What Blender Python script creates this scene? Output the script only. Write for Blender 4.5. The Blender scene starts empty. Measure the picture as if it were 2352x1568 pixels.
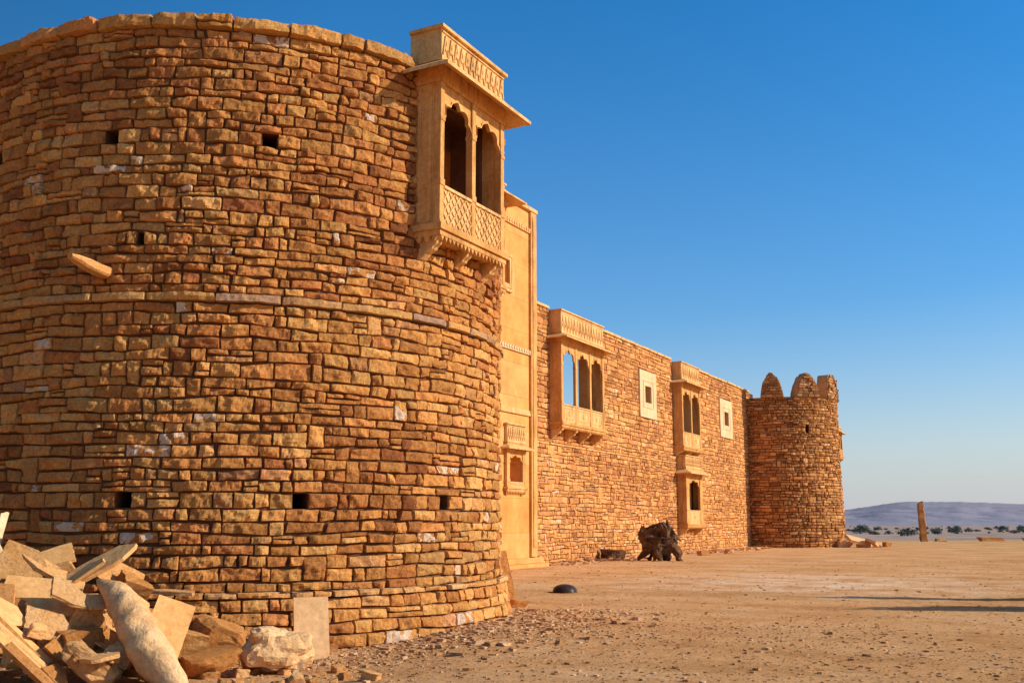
import bpy, math, random
from mathutils import Vector, noise, Matrix, Euler
random.seed(7)
C28,S28=math.cos(math.radians(28)),math.sin(math.radians(28))
def S(X,Y,z=0.0): return Vector((X*C28-Y*S28, X*S28+Y*C28, z))
scene=bpy.context.scene
def rad(a): return math.radians(a)

# ------------------------------------------------------------------ materials
def newmat(name):
    m=bpy.data.materials.new(name); m.use_nodes=True
    nt=m.node_tree; b=nt.nodes['Principled BSDF']
    b.inputs['Specular IOR Level'].default_value=0.08
    b.inputs['Roughness'].default_value=0.95
    return m,nt,b
def nd(nt,t,**kw):
    n=nt.nodes.new(t)
    for k,v in kw.items(): setattr(n,k,v)
    return n
def ramp(nt,stops,interp='LINEAR'):
    r=nd(nt,'ShaderNodeValToRGB'); cr=r.color_ramp; cr.interpolation=interp
    while len(cr.elements)<len(stops): cr.elements.new(0.5)
    for e,(p,c) in zip(cr.elements,stops):
        e.position=p; e.color=(c[0],c[1],c[2],1) if len(c)==3 else c
    return r
def mixc(nt,a,b,fac,mode='MIX'):
    m=nd(nt,'ShaderNodeMix',data_type='RGBA',blend_type=mode)
    for sock,val in ((m.inputs[6],a),(m.inputs[7],b),(m.inputs[0],fac)):
        if isinstance(val,bpy.types.NodeSocket): nt.links.new(val,sock)
        elif isinstance(val,(int,float)): sock.default_value=val
        else: sock.default_value=(val[0],val[1],val[2],1)
    return m.outputs[2]
def noi(nt,co,scale,detail=4,rough=.6):
    n=nd(nt,'ShaderNodeTexNoise'); n.inputs['Scale'].default_value=scale
    n.inputs['Detail'].default_value=detail; n.inputs['Roughness'].default_value=rough
    nt.links.new(co,n.inputs['Vector']); return n.outputs['Fac']
def bump(nt,b,h,strength,dist):
    bp=nd(nt,'ShaderNodeBump'); bp.inputs['Strength'].default_value=strength
    bp.inputs['Distance'].default_value=dist
    nt.links.new(h,bp.inputs['Height']); nt.links.new(bp.outputs[0],b.inputs['Normal'])
def geo(nt): return nd(nt,'ShaderNodeNewGeometry').outputs['Position']

def stone_material(name,stops,pale=(.78,.55,.36),palethr=.982,vlo=.72,vhi=1.18,bs=14,bd=.05,mott=1.0,fine=.85):
    m,nt,b=newmat(name); co=geo(nt)
    at=nd(nt,'ShaderNodeAttribute',attribute_name='tint')
    sp=nd(nt,'ShaderNodeSeparateColor'); nt.links.new(at.outputs['Color'],sp.inputs[0])
    r=ramp(nt,stops)
    n0=noi(nt,co,4.5,7,.72)
    ad=nd(nt,'ShaderNodeMath',operation='MULTIPLY_ADD'); nt.links.new(n0,ad.inputs[0]); ad.inputs[1].default_value=mott
    sb=nd(nt,'ShaderNodeMath',operation='ADD'); nt.links.new(sp.outputs[0],ad.inputs[2]); nt.links.new(ad.outputs[0],sb.inputs[0]); sb.inputs[1].default_value=-mott/2
    nt.links.new(sb.outputs[0],r.inputs[0])
    mr=nd(nt,'ShaderNodeMapRange'); nt.links.new(sp.outputs[1],mr.inputs[0]); mr.inputs[3].default_value=vlo; mr.inputs[4].default_value=vhi
    c=mixc(nt,r.outputs[0],mr.outputs[0],1.0,'MULTIPLY')
    pk=nd(nt,'ShaderNodeMapRange'); nt.links.new(sp.outputs[2],pk.inputs[0]); pk.inputs[1].default_value=.28; pk.inputs[2].default_value=.0; pk.inputs[3].default_value=0; pk.inputs[4].default_value=1
    c=mixc(nt,c,mixc(nt,c,(1.0,.88,.98),1.0,'MULTIPLY'),pk.outputs[0])
    n1=noi(nt,co,24,6,.78)
    r1=ramp(nt,[(.32,(.55,.48,.42)),(.52,(1,1,1)),(.72,(1.22,1.18,1.12))]); nt.links.new(n1,r1.inputs[0])
    c=mixc(nt,c,r1.outputs[0],fine,'MULTIPLY')
    gt=nd(nt,'ShaderNodeMath',operation='GREATER_THAN'); nt.links.new(sp.outputs[2],gt.inputs[0]); gt.inputs[1].default_value=palethr
    n2=noi(nt,co,7,3,.5); g2=nd(nt,'ShaderNodeMath',operation='GREATER_THAN'); nt.links.new(n2,g2.inputs[0]); g2.inputs[1].default_value=.50
    ml=nd(nt,'ShaderNodeMath',operation='MULTIPLY'); nt.links.new(gt.outputs[0],ml.inputs[0]); nt.links.new(g2.outputs[0],ml.inputs[1])
    c=mixc(nt,c,pale,ml.outputs[0])
    nt.links.new(c,b.inputs['Base Color'])
    h=noi(nt,co,bs,9,.78); bump(nt,b,h,1.0,bd)
    return m
RAMP=[(0,(.29,.098,.032)),(.2,(.47,.172,.049)),(.40,(.61,.245,.066)),(.58,(.70,.310,.082)),(.76,(.79,.405,.12)),(.90,(.72,.36,.125)),(1,(.50,.22,.09))]
M_stone=stone_material('masonry_near',RAMP)
RAMP2=[(0,(.39,.148,.048)),(.25,(.56,.235,.073)),(.5,(.68,.302,.093)),(.75,(.77,.375,.12)),(1,(.79,.46,.19))]
M_stone2=stone_material('masonry_far',RAMP2,palethr=.99,vlo=.76,vhi=1.12,mott=.7,fine=.5,bd=.025)
RAMPT=[(0,(.28,.105,.036)),(.25,(.44,.185,.058)),(.5,(.56,.245,.075)),(.75,(.68,.33,.105)),(1,(.74,.42,.17))]
M_stone3=stone_material('masonry_tower',RAMPT,palethr=.99,vlo=.72,vhi=1.12,mott=.7,fine=.5,bd=.025)
RAMPB=[(0,(.70,.34,.10)),(.35,(.78,.41,.125)),(.7,(.62,.33,.14)),(1,(.50,.29,.19))]
M_band=stone_material('band_stone',RAMPB,palethr=2,vlo=.75,vhi=1.05)
RAMPC=[(0,(.62,.26,.065)),(.5,(.74,.34,.088)),(1,(.80,.42,.14))]
M_coping=stone_material('coping_stone',RAMPC,palethr=2,vlo=.75,vhi=1.08)
RAMPR=[(0,(.44,.165,.045)),(.35,(.64,.275,.075)),(.65,(.74,.36,.115)),(1,(.82,.47,.20))]
M_rubble=stone_material('rubble_stone',RAMPR,palethr=2,bs=9)
RAMPG=[(0,(.44,.20,.075)),(.5,(.64,.34,.14)),(1,(.80,.50,.27))]
M_gravel=stone_material('gravel_stone',RAMPG,palethr=2,bs=9)

def simple(name,c1,c2,scale=3,bscale=30,bstr=.3,bdist=.01,rough=.95,weather=0):
    m,nt,b=newmat(name); co=geo(nt)
    n=noi(nt,co,scale,6,.65); r=ramp(nt,[(.3,c1),(.7,c2)]); nt.links.new(n,r.inputs[0])
    n2=noi(nt,co,scale*9,4,.7); r2=ramp(nt,[(.3,(.74,.70,.66)),(.65,(1.06,1.06,1.06))]); nt.links.new(n2,r2.inputs[0])
    c=mixc(nt,r.outputs[0],r2.outputs[0],.85,'MULTIPLY')
    if weather:
        mp=nd(nt,'ShaderNodeMapping'); nt.links.new(co,mp.inputs[0]); mp.inputs['Scale'].default_value=(4,4,.7)
        r3=ramp(nt,[(.34,(.52,.44,.36)),(.50,(.95,.93,.9)),(.68,(1.10,1.12,1.16))]); nt.links.new(noi(nt,mp.outputs[0],1,7,.7),r3.inputs[0])
        c=mixc(nt,c,r3.outputs[0],weather,'MULTIPLY')
    nt.links.new(c,b.inputs['Base Color'])
    b.inputs['Roughness'].default_value=rough
    bump(nt,b,noi(nt,co,bscale,6,.6),bstr,bdist)
    return m
M_mortar=simple('earth_mortar',(.10,.042,.018),(.17,.070,.030),2)
M_sand=simple('carved_sandstone',(.62,.285,.080),(.80,.44,.15),1.7,22,.5,.012,weather=.8)
M_sand2=simple('carved_sandstone_pale',(.72,.39,.13),(.86,.54,.23),2.0,22,.5,.012,weather=.75)
M_frame=simple('window_stone',(.72,.49,.24),(.82,.61,.35),2.0,weather=.4)
M_plaster=simple('interior_plaster',(.58,.27,.085),(.72,.37,.13),2)
M_bark=simple('weathered_wood',(.050,.026,.014),(.30,.16,.08),4,14,1.0,.09)
M_treebark=simple('tree_bark',(.06,.045,.03),(.12,.09,.06),4)
M_iron=simple('dark_iron',(.035,.022,.016),(.07,.045,.035),6,30,.2,.01,.35)
M_hill=simple('distant_hill',(.29,.275,.315),(.35,.325,.35),.010,.02,.5,8)  # blue-grey distance haze is put into the hill's base colour
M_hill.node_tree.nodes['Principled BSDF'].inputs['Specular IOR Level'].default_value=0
M_paleboulder=simple('pale_boulder',(.62,.31,.105),(.86,.55,.27),2.6,9,.9,.05)
M_slab=simple('sawn_slab',(.68,.32,.095),(.86,.49,.19),1.4,20,.5,.015)
M_pinkslab=simple('pinkish_slab',(.74,.40,.16),(.84,.51,.25),1.4,20,.4,.01)

def gate_material():
    m,nt,b=newmat('sandstone_ashlar'); co=geo(nt)
    sp=nd(nt,'ShaderNodeSeparateXYZ'); nt.links.new(co,sp.inputs[0])
    cb=nd(nt,'ShaderNodeCombineXYZ'); nt.links.new(sp.outputs[1],cb.inputs[0]); nt.links.new(sp.outputs[2],cb.inputs[1])
    br=nd(nt,'ShaderNodeTexBrick'); nt.links.new(cb.outputs[0],br.inputs[0])
    br.inputs['Color1'].default_value=(.74,.35,.095,1); br.inputs['Color2'].default_value=(.80,.43,.15,1); br.inputs['Mortar'].default_value=(.48,.22,.075,1)
    br.inputs['Scale'].default_value=1; br.inputs['Mortar Size'].default_value=.010; br.inputs['Brick Width'].default_value=2.3; br.inputs['Row Height'].default_value=1.25
    r=ramp(nt,[(.3,(.72,.62,.53)),(.7,(1.1,1.07,1.02))]); nt.links.new(noi(nt,co,1.3,8,.72),r.inputs[0])
    nt.links.new(mixc(nt,br.outputs[0],r.outputs[0],1,'MULTIPLY'),b.inputs['Base Color'])
    bump(nt,b,noi(nt,co,20,5,.6),.3,.01); return m
M_gate=gate_material()

def ground_material():
    m,nt,b=newmat('dusty_ground'); co=geo(nt)
    b.inputs['Specular IOR Level'].default_value=0
    a=ramp(nt,[(.30,(.60,.285,.105)),(.5,(.77,.415,.175)),(.70,(.85,.52,.26))]); nt.links.new(noi(nt,co,.35,9,.74),a.inputs[0])
    g=ramp(nt,[(.34,(.44,.37,.31)),(.46,(.91,.89,.86)),(.68,(1.14,1.12,1.08))]); nt.links.new(noi(nt,co,6,10,.88),g.inputs[0])
    c=mixc(nt,a.outputs[0],g.outputs[0],.95,'MULTIPLY')
    g2=ramp(nt,[(.38,(.44,.36,.29)),(.45,(1,1,1)),(.66,(1,1,1)),(.74,(1.3,1.3,1.3))]); nt.links.new(noi(nt,co,30,5,.75),g2.inputs[0])
    c=mixc(nt,c,g2.outputs[0],.7,'MULTIPLY')
    mpt=nd(nt,'ShaderNodeMapping'); nt.links.new(co,mpt.inputs[0]); mpt.inputs['Rotation'].default_value=(0,0,rad(-20)); mpt.inputs['Scale'].default_value=(.10,.9,1)
    tr=ramp(nt,[(.38,(.82,.78,.74)),(.5,(1,1,1)),(.62,(1.08,1.08,1.08))]); nt.links.new(noi(nt,mpt.outputs[0],1,5,.6),tr.inputs[0])
    c=mixc(nt,c,tr.outputs[0],.55,'MULTIPLY')
    mp=nd(nt,'ShaderNodeVectorMath',operation='DISTANCE'); nt.links.new(co,mp.inputs[0]); mp.inputs[1].default_value=tuple(S(8.2,28.5,0))
    mr0=nd(nt,'ShaderNodeMapRange'); nt.links.new(mp.outputs['Value'],mr0.inputs[0]); mr0.inputs[1].default_value=7; mr0.inputs[2].default_value=1; mr0.inputs[4].default_value=.8
    p=ramp(nt,[(.42,(0,0,0)),(.62,(1,1,1))]); nt.links.new(noi(nt,co,.7,8,.75),p.inputs[0])
    ml=nd(nt,'ShaderNodeMath',operation='MULTIPLY'); nt.links.new(mr0.outputs[0],ml.inputs[0]); nt.links.new(p.outputs[0],ml.inputs[1])
    c=mixc(nt,c,(.92,.70,.48),ml.outputs[0])
    sp=nd(nt,'ShaderNodeSeparateXYZ'); nt.links.new(co,sp.inputs[0])
    mr=nd(nt,'ShaderNodeMapRange'); nt.links.new(sp.outputs[2],mr.inputs[0]); mr.inputs[1].default_value=-1; mr.inputs[2].default_value=-3.5
    fr=ramp(nt,[(.40,(.27,.19,.145)),(.5,(.42,.30,.22)),(.62,(.50,.37,.28))]); nt.links.new(noi(nt,co,.02,9,.85),fr.inputs[0])
    c=mixc(nt,c,fr.outputs[0],mr.outputs[0])
    nt.links.new(c,b.inputs['Base Color'])
    bump(nt,b,noi(nt,co,8,10,.82),1.0,.055); return m
M_ground=ground_material()
def leaf_material():
    m,nt,b=newmat('dry_foliage'); co=geo(nt); b.inputs['Specular IOR Level'].default_value=0
    r=ramp(nt,[(.3,(.12,.13,.105)),(.7,(.22,.22,.175))]); nt.links.new(noi(nt,co,.8,3),r.inputs[0]); nt.links.new(r.outputs[0],b.inputs['Base Color']); return m  # leaf colour greyed and lightened to stand in for distance haze
M_leaf=leaf_material()

# ------------------------------------------------------------------ mesh builder
class MB:
    def __init__(s): s.v=[];s.f=[];s.t=[]
    def quadgrid(s,rows,tint=None):
        o=len(s.v); n=len(rows[0])
        for r in rows:
            s.v.extend(r)
            if tint: s.t.extend([tint]*n)
        for j in range(len(rows)-1):
            for i in range(n-1):
                a=o+j*n+i; s.f.append((a,a+1,a+n+1,a+n))
    def box(s,x0,x1,y0,y1,z0,z1):
        o=len(s.v)
        s.v+=[(x,y,z) for z in(z0,z1) for y in (y0,y1) for x in (x0,x1)]
        s.f+=[(o,o+2,o+3,o+1),(o+4,o+5,o+7,o+6),(o,o+1,o+5,o+4),(o+2,o+6,o+7,o+3),(o,o+4,o+6,o+2),(o+1,o+3,o+7,o+5)]
    def prism(s,A,B):
        o=len(s.v); n=len(A); s.v+=list(A)+list(B)
        s.f.append(tuple(o+i for i in range(n))); s.f.append(tuple(o+n+i for i in reversed(range(n))))
        for i in range(n):
            j=(i+1)%n; s.f.append((o+i,o+n+i,o+n+j,o+j))
    def yz(s,poly,x0,x1): s.prism([(x0,y,z) for y,z in poly],[(x1,y,z) for y,z in poly])
    def xz(s,poly,y0,y1): s.prism([(x,y0,z) for x,z in poly],[(x,y1,z) for x,z in poly])
    def bar(s,ya,za,yb,zb,w,x0,x1):
        d=Vector((yb-ya,zb-za)).normalized(); n=Vector((-d.y,d.x))*w/2
        s.yz([(ya-n.x,za-n.y),(yb-n.x,zb-n.y),(yb+n.x,zb+n.y),(ya+n.x,za+n.y)],x0,x1)
    def tube(s,pts,rads,seg=10,rough=.15,seed=0,sn=1):
        o=len(s.v)
        for k,(p,r) in enumerate(zip(pts,rads)):
            p=Vector(p); d=(Vector(pts[min(k+1,len(pts)-1)])-Vector(pts[max(k-1,0)])).normalized()
            up=Vector((0,0,1)) if abs(d.z)<.9 else Vector((1,0,0))
            a=d.cross(up).normalized(); b=d.cross(a)
            for i in range(seg):
                t=2*math.pi*i/seg; q=p+(a*math.cos(t)+b*math.sin(t))*r
                rr=1+rough*noise.noise(q*5+Vector((seed,0,0)))*2+sn*rough*math.sin(i*2.4+k*.3+seed)
                s.v.append(tuple(p+(a*math.cos(t)+b*math.sin(t))*r*rr))
        for k in range(len(pts)-1):
            for i in range(seg):
                j=(i+1)%seg; s.f.append((o+k*seg+i,o+k*seg+j,o+(k+1)*seg+j,o+(k+1)*seg+i))
        s.f.append(tuple(o+i for i in reversed(range(seg)))); e=o+(len(pts)-1)*seg
        s.f.append(tuple(e+i for i in range(seg)))
    def obj(s,name,mat,parent=None,origin=(0,0,0),smooth=False,bevel=0,recalc=True):
        me=bpy.data.meshes.new(name); ox,oy,oz=origin
        me.from_pydata([(v[0]-ox,v[1]-oy,v[2]-oz) for v in s.v],[],s.f); me.update()
        if s.t and len(s.t)==len(s.v):
            at=me.attributes.new('tint','FLOAT_COLOR','POINT')
            flat=[]
            for t in s.t: flat+=[t[0],t[1],t[2],1.0]
            at.data.foreach_set('color',flat)
        if recalc:
            import bmesh
            bm=bmesh.new(); bm.from_mesh(me); bmesh.ops.recalc_face_normals(bm,faces=bm.faces); bm.to_mesh(me); bm.free()
        if smooth: me.polygons.foreach_set('use_smooth',[True]*len(me.polygons))
        me.materials.append(mat)
        ob=bpy.data.objects.new(name,me); scene.collection.objects.link(ob)
        if parent: ob.parent=parent
        else: ob.location=origin
        if bevel:
            bv=ob.modifiers.new('bevel','BEVEL'); bv.width=bevel; bv.segments=2; bv.limit_method='ANGLE'
        return ob
def empty(name,loc=(0,0,0),parent=None,label=None,cat=None,group=None):
    e=bpy.data.objects.new(name,None); scene.collection.objects.link(e); e.empty_display_size=.3
    if parent: e.parent=parent
    else: e.location=loc
    tag(e,label,cat,group); return e
def tag(e,label=None,cat=None,group=None,kind=None):
    if label:e['label']=label
    if cat:e['category']=cat
    if group:e['group']=group
    if kind:e['kind']=kind

# ------------------------------------------------------------------ masonry
def lay(mb,mapf,u0,u1,z0,z1,hr,lr,ops,D,res,seed,wob=.034,bev=.009,amp=.021,gap=.001,split=.1,tintf=None,dv=(.5,1.35),jit=.012,dbl=.03,facet=1.0):
    rng=random.Random(seed)
    zs=[z0]
    while zs[-1]<z1-hr[0]*.5: zs.append(zs[-1]+rng.uniform(*hr))
    k=(z1-z0)/(zs[-1]-z0); zs=[z0+(z-z0)*k for z in zs]
    def W(u,i):
        if i==0 or i==len(zs)-1: return zs[i]
        return zs[i]+wob*1.7*noise.noise(Vector((u*.8,i*3.7,seed)))+wob*.9*noise.noise(Vector((u*3.1,i*5.7,seed)))
    def stone(ua,ub,c00,c10,c01,c11):
        w=ub-ua-2*gap; h=min(c01-c00,c11-c10)-2*gap
        if w<.02 or h<.02: return
        b=min(bev,w*.25,h*.25); nx=max(1,round((w-2*b)/res)); ny=max(1,round((h-2*b)/res))
        sl=[0,b/w]+[b/w+(1-2*b/w)*i/nx for i in range(1,nx)]+[1-b/w,1]
        tl=[0,b/h]+[b/h+(1-2*b/h)*i/ny for i in range(1,ny)]+[1-b/h,1]
        Dd=D*rng.uniform(*dv); tu=rng.uniform(-1,1)*D*.3; tz=rng.uniform(-1,1)*D*.3; sd=rng.uniform(0,100)
        jj_=min(jit,h*.08)
        j=lambda:rng.uniform(0,jj_) if rng.random()<.8 else rng.uniform(jj_,jj_*3)
        jx=[j(),j(),j(),j()]; jz=[j(),j(),j(),j()]
        fc=[]
        for _ in range(4):
            an=rng.uniform(0,6.28); fc.append((math.cos(an),math.sin(an),rng.uniform(.15,.6)*facet,rng.uniform(.0,.03)))
        if tintf: tint=tintf(rng,(ua+ub)/2,(c00+c01)/2)
        else: tint=(min(1,max(0,rng.gauss(.5,.2))),rng.random(),rng.random())
        lo_=Dd*.45
        rows=[]
        for jj,t in enumerate(tl):
            row=[]
            for ii,s in enumerate(sl):
                re=ii in(0,len(sl)-1); rz=jj in(0,len(tl)-1)
                ul=ua+gap+jx[0]*(1-t)+jx[2]*t; ur=ub-gap-jx[1]*(1-t)-jx[3]*t
                zl=(c00+(c10-c00)*s)+gap+jz[0]*(1-s)+jz[1]*s; zh=(c01+(c11-c01)*s)-gap-jz[2]*(1-s)-jz[3]*s
                u=ul+(ur-ul)*s; z=zl+(zh-zl)*t
                n1=noise.noise(Vector((u*7,z*9,sd))); n2=noise.noise(Vector((u*19,z*19,sd)))
                if re and rz:
                    u+=(.9*b if ii==0 else -.9*b); z+=(.9*b if jj==0 else -.9*b)
                if re or rz: d=-.035
                else:
                    d=Dd+tu*(s-.5)*2+tz*(t-.5)*2
                    for (cx,cz,sl_,kk) in fc:
                        pl=Dd+kk-(cx*(s-.5)*w+cz*(t-.5)*h)*sl_
                        if pl<d: d=pl
                    d=max(d,lo_)
                    d+=amp*n1*1.5+amp*.9*n2
                    edge=ii in(1,len(sl)-2) or jj in(1,len(tl)-2)
                    if edge: d-=abs(n2)*amp*.9+.1*b+(.5*b if (ii in(1,len(sl)-2) and jj in (1,len(tl)-2)) else 0)
                    d=max(d,.004)
                u+=n2*.009; z+=n1*.009
                row.append(mapf(u,z,d))
            rows.append(row)
        mb.quadgrid(rows,tint)
    nxt=[]
    for i in range(len(zs)-1):
        mid=(zs[i]+zs[i+1])/2
        iv=[(u0,u1)]
        cur=[(a,b) for (a,b,c,d) in ops if c<mid<d]+nxt; nxt=[]
        for (a,b) in cur:
            nv=[]
            for (p,q) in iv:
                if b<=p or a>=q: nv.append((p,q)); continue
                if a>p+1e-6: nv.append((p,a))
                if b<q-1e-6: nv.append((b,q))
            iv=nv
        can=i+2<len(zs)
        if can: mid2=(zs[i+1]+zs[i+2])/2; blk=[(a,b) for (a,b,c,d) in ops if c<mid2<d]
        for (p,q) in iv:
            u=p+0.0
            while u<q-1e-4:
                H=zs[i+1]-zs[i]
                w=rng.uniform(*lr) if rng.random()<.75 else rng.uniform(lr[0]*.55,lr[0]*1.3)
                if q-u-w<lr[0]*.6: w=q-u
                if w>lr[1]*1.35: w=w/2
                a,b=u,u+w
                lo=(W(a,i),W(b,i)); hi=(W(a,i+1),W(b,i+1))
                x=rng.random()
                if can and x<dbl and .16<w<.42 and zs[i+2]-zs[i]<.40 and not any(a<bb and b>aa for aa,bb in blk):
                    stone(a,b,lo[0],lo[1],W(a,i+2),W(b,i+2)); nxt.append((a,b))
                elif x<dbl+split and H>.15:
                    f=rng.uniform(.35,.65); ml=lo[0]+(hi[0]-lo[0])*f; mr=lo[1]+(hi[1]-lo[1])*f
                    stone(a,b,lo[0],lo[1],ml,mr)
                    if w>.5 and rng.random()<.5:
                        mm=a+w*rng.uniform(.4,.6); g=lambda s,A,B:A+(B-A)*s; s=(mm-a)/w
                        stone(a,mm,ml,g(s,ml,mr),hi[0],g(s,*hi)); stone(mm,b,g(s,ml,mr),mr,g(s,*hi),hi[1])
                    else: stone(a,b,ml,mr,hi[0],hi[1])
                else: stone(a,b,lo[0],lo[1],hi[0],hi[1])
                u+=w
def core(mb,mapf,u0,u1,z0,z1,ops,du,T,back=True,off=0.0):
    us={u0,u1}; zz={z0,z1}
    n=max(1,int((u1-u0)/du))
    for i in range(n+1): us.add(u0+(u1-u0)*i/n)
    for i in range(1,8): zz.add(z0+(z1-z0)*i/8)
    for a,b,c,d in ops: us|={a,b}; zz|={c,d}
    us=sorted(us); zz=sorted(zz)
    def inside(u,z): return any(a<u<b and c<z<d for a,b,c,d in ops)
    for i in range(len(us)-1):
        for j in range(len(zz)-1):
            if us[i+1]-us[i]<1e-6: continue
            if inside((us[i]+us[i+1])/2,(zz[j]+zz[j+1])/2): continue
            for d in ((-off,-T) if back else (-off,)):
                mb.quadgrid([[mapf(us[i],zz[j],d),mapf(us[i+1],zz[j],d)],[mapf(us[i],zz[j+1],d),mapf(us[i+1],zz[j+1],d)]])
    for a,b,c,d in ops:
        P=[(a,c),(b,c),(b,d),(a,d)]
        for k in range(4):
            p,q=P[k],P[(k+1)%4]
            mb.quadgrid([[mapf(p[0],p[1],-off),mapf(q[0],q[1],-off)],[mapf(p[0],p[1],-T),mapf(q[0],q[1],-T)]])

# ------------------------------------------------------------------ carved balcony
def jharokha(parent,O,xw,xf,y0,y1,zb,zr0,zr1,zt,ze,zp0,zp1,n,over=.35,oy=.35,cw=.11,xback=None,mat=None,mat2=None,nbr=None,name='balcony',rise=.25,brh=.5,relief=True,brp=1.0,rail='lattice'):
    mat=mat or M_sand; mat2=mat2 or M_sand2
    B=empty(name,parent=parent)
    if xback is None: xback=xw-.1
    m=MB(); m.box(xback,xf+.07,y0-.07,y1+.07,zb+.07,zr0); m.box(xback,xf+.03,y0-.03,y1+.03,zb-.02,zb+.068)
    nt_=max(6,int((y1-y0)/.12)); st=(y1-y0)/nt_
    for i in range(nt_):
        a=y0+i*st; m.yz([(a+.1*st,zb-.022),(a+.9*st,zb-.022),(a+.5*st,zb-.022-.09)],xf-.05,xf+.025)
    ns=3
    for i in range(ns):
        w=(xf-xw)/ns; a=xw+i*w; m.xz([(a+.1*w,zb-.022),(a+.9*w,zb-.022),(a+.5*w,zb-.112)],y0-.025,y0+.05)
    m.obj('base',mat,B,O,bevel=.008)
    bw=(y1-y0)/n
    for i in range(n+1):
        yc=y0+i*bw; yc=min(max(yc,y0+cw/2),y1-cw/2); m=MB()
        m.box(xf-.13,xf,yc-cw/2,yc+cw/2,zr0+.002,zt)
        m.box(xf-.14,xf+.015,yc-cw/2-.012,yc+cw/2+.012,zr1-.02,zr1+.09)
        m.box(xf-.14,xf+.015,yc-cw/2-.012,yc+cw/2+.012,zr0+.003,zr0+.08)
        hs=zr1+(zt-zr1)*.62
        m.box(xf-.14,xf+.012,yc-cw/2-.01,yc+cw/2+.01,hs,hs+.07)
        m.obj('column',mat,B,O,bevel=.008)
    for i in range(n):
        a=y0+i*bw+cw*(1 if i==0 else .5); b=y0+(i+1)*bw-cw*(1 if i==n-1 else .5)
        m=MB(); m.box(xf-.09,xf-.025,a,b,zr0+.003,zr1-.03); m.box(xf-.11,xf+.01,a+.002,b-.002,zr1-.05,zr1)
        if relief and rail=='lattice':
            nx=max(2,round((b-a)/.19)); cx=(b-a)/nx; ny=3; hz=(zr1-.06-zr0-.03)/ny
            for p in range(nx):
                for q in range(ny):
                    ya=a+p*cx; za=zr0+.03+q*hz; t=.024
                    m.bar(ya+.012,za+.008,ya+cx-.012,za+hz-.008,t,xf-.03,xf-.002)
                    m.bar(ya+.012,za+hz-.008,ya+cx-.012,za+.008,t,xf-.03,xf-.005)
                    yc,zc=ya+cx/2,za+hz/2; m.yz([(yc-.028,zc),(yc,zc-.028),(yc+.028,zc),(yc,zc+.028)],xf-.03,xf+.003)
            m.bar(a,zr0+.018,b,zr0+.018,.03,xf-.03,xf-.004)
        elif relief:
            yc,zc=(a+b)/2,(zr0+zr1)/2; hh_=(zr1-zr0)*.3; ww=(b-a)*.4
            for (p0,p1,p2,p3) in ((yc-ww,zc-hh_,yc+ww,zc-hh_),(yc-ww,zc+hh_,yc+ww,zc+hh_)): m.bar(p0,p1,p2,p3,.03,xf-.03,xf-.008)
            for (p0,p1,p2,p3) in ((yc-ww,zc-hh_,yc-ww,zc+hh_),(yc+ww,zc-hh_,yc+ww,zc+hh_)): m.bar(p0,p1,p2,p3,.03,xf-.03,xf-.010)
            m.yz([(yc+.11*math.cos(k*math.pi/6)*(1 if k%2 else .6),zc+.11*math.sin(k*math.pi/6)*(1 if k%2 else .6)) for k in range(12)],xf-.03,xf-.004)
        m.obj('railing',mat2,B,O,bevel=0)
        m=MB(); N=44; half=(b-a)/2; yc=(a+b)/2; zs=zr1+(zt-zr1)*.66; top=zt-.12*(zt-zr1); R=top-zs
        xs=[];hz=[]
        for k in range(N+1):
            th=math.pi*k/N
            lob=abs(math.sin(th*3.5)); env=(.80+.20*lob)
            xs.append(yc-half*math.cos(th)*min(1,env+.06*(k in(0,N)))); hz.append(zs+R*math.sin(th)**.85*env+ (R*.14*max(0,1-abs(th-math.pi/2)*4)))
        xs[0]=a; xs[-1]=b; hz[0]=hz[-1]=zs-.03
        for k in range(1,N+1): xs[k]=max(xs[k],xs[k-1]+1e-4)
        x0_,x1_=xf-.085,xf-.035
        for xx in (x0_,x1_): m.quadgrid([[(xx,xs[k],hz[k]) for k in range(N+1)],[(xx,xs[k],zt) for k in range(N+1)]])
        m.quadgrid([[(x0_,xs[k],hz[k]) for k in range(N+1)],[(x1_,xs[k],hz[k]) for k in range(N+1)]])
        m.quadgrid([[(x1_+.02,xs[k],hz[k]+.002) for k in range(N+1)],[(x1_+.02,xs[k],min(zt-.01,hz[k]+.05)) for k in range(N+1)]])
        m.quadgrid([[(x1_+.02,xs[k],hz[k]+.002) for k in range(N+1)],[(x1_,xs[k],hz[k]+.002) for k in range(N+1)]])
        m.obj('arch',mat,B,O,recalc=False)
    for (ya,yb,out) in ((y0,y0+.09,-1),(y1-.09,y1,1)):
        m=MB(); m.box(xback,xf-.131,ya,yb,zr0+.001,zt)
        yy=ya if out<0 else yb
        dep=(xf-.13)-xw
        if dep>.25:
            e0,e1=sorted((yy,yy+out*.018))
            m.box(xw+.04,xw+.11,e0,e1,zr0+.05,zt-.03); m.box(xf-.24,xf-.17,e0,e1,zr0+.05,zt-.03); m.box(xw+.11,xf-.24,e0,e1,zr1-.05,zr1+.02); m.box(xw+.11,xf-.24,e0,e1,zt-.1,zt-.03)
        m.obj('side_panel',mat,B,O,bevel=.006)
    m=MB(); m.box(xback,xf+.02,y0-.02,y1+.02,zt+.001,zp0-.02)
    m.obj('lintel',mat,B,O,bevel=.008)
    m=MB(); zi=ze+rise; th=.06
    def ring(z,x1,ya,yb): return [(xw-.02,ya,z),(x1,ya,z),(x1,yb,z),(xw-.02,yb,z)]
    it,ot=ring(zi,xf+.022,y0-.022,y1+.022),ring(ze,xf+over,y0-oy,y1+oy)
    ib,ob=ring(zi-th,xf+.022,y0-.022,y1+.022),ring(ze-th,xf+over,y0-oy,y1+oy)
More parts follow.
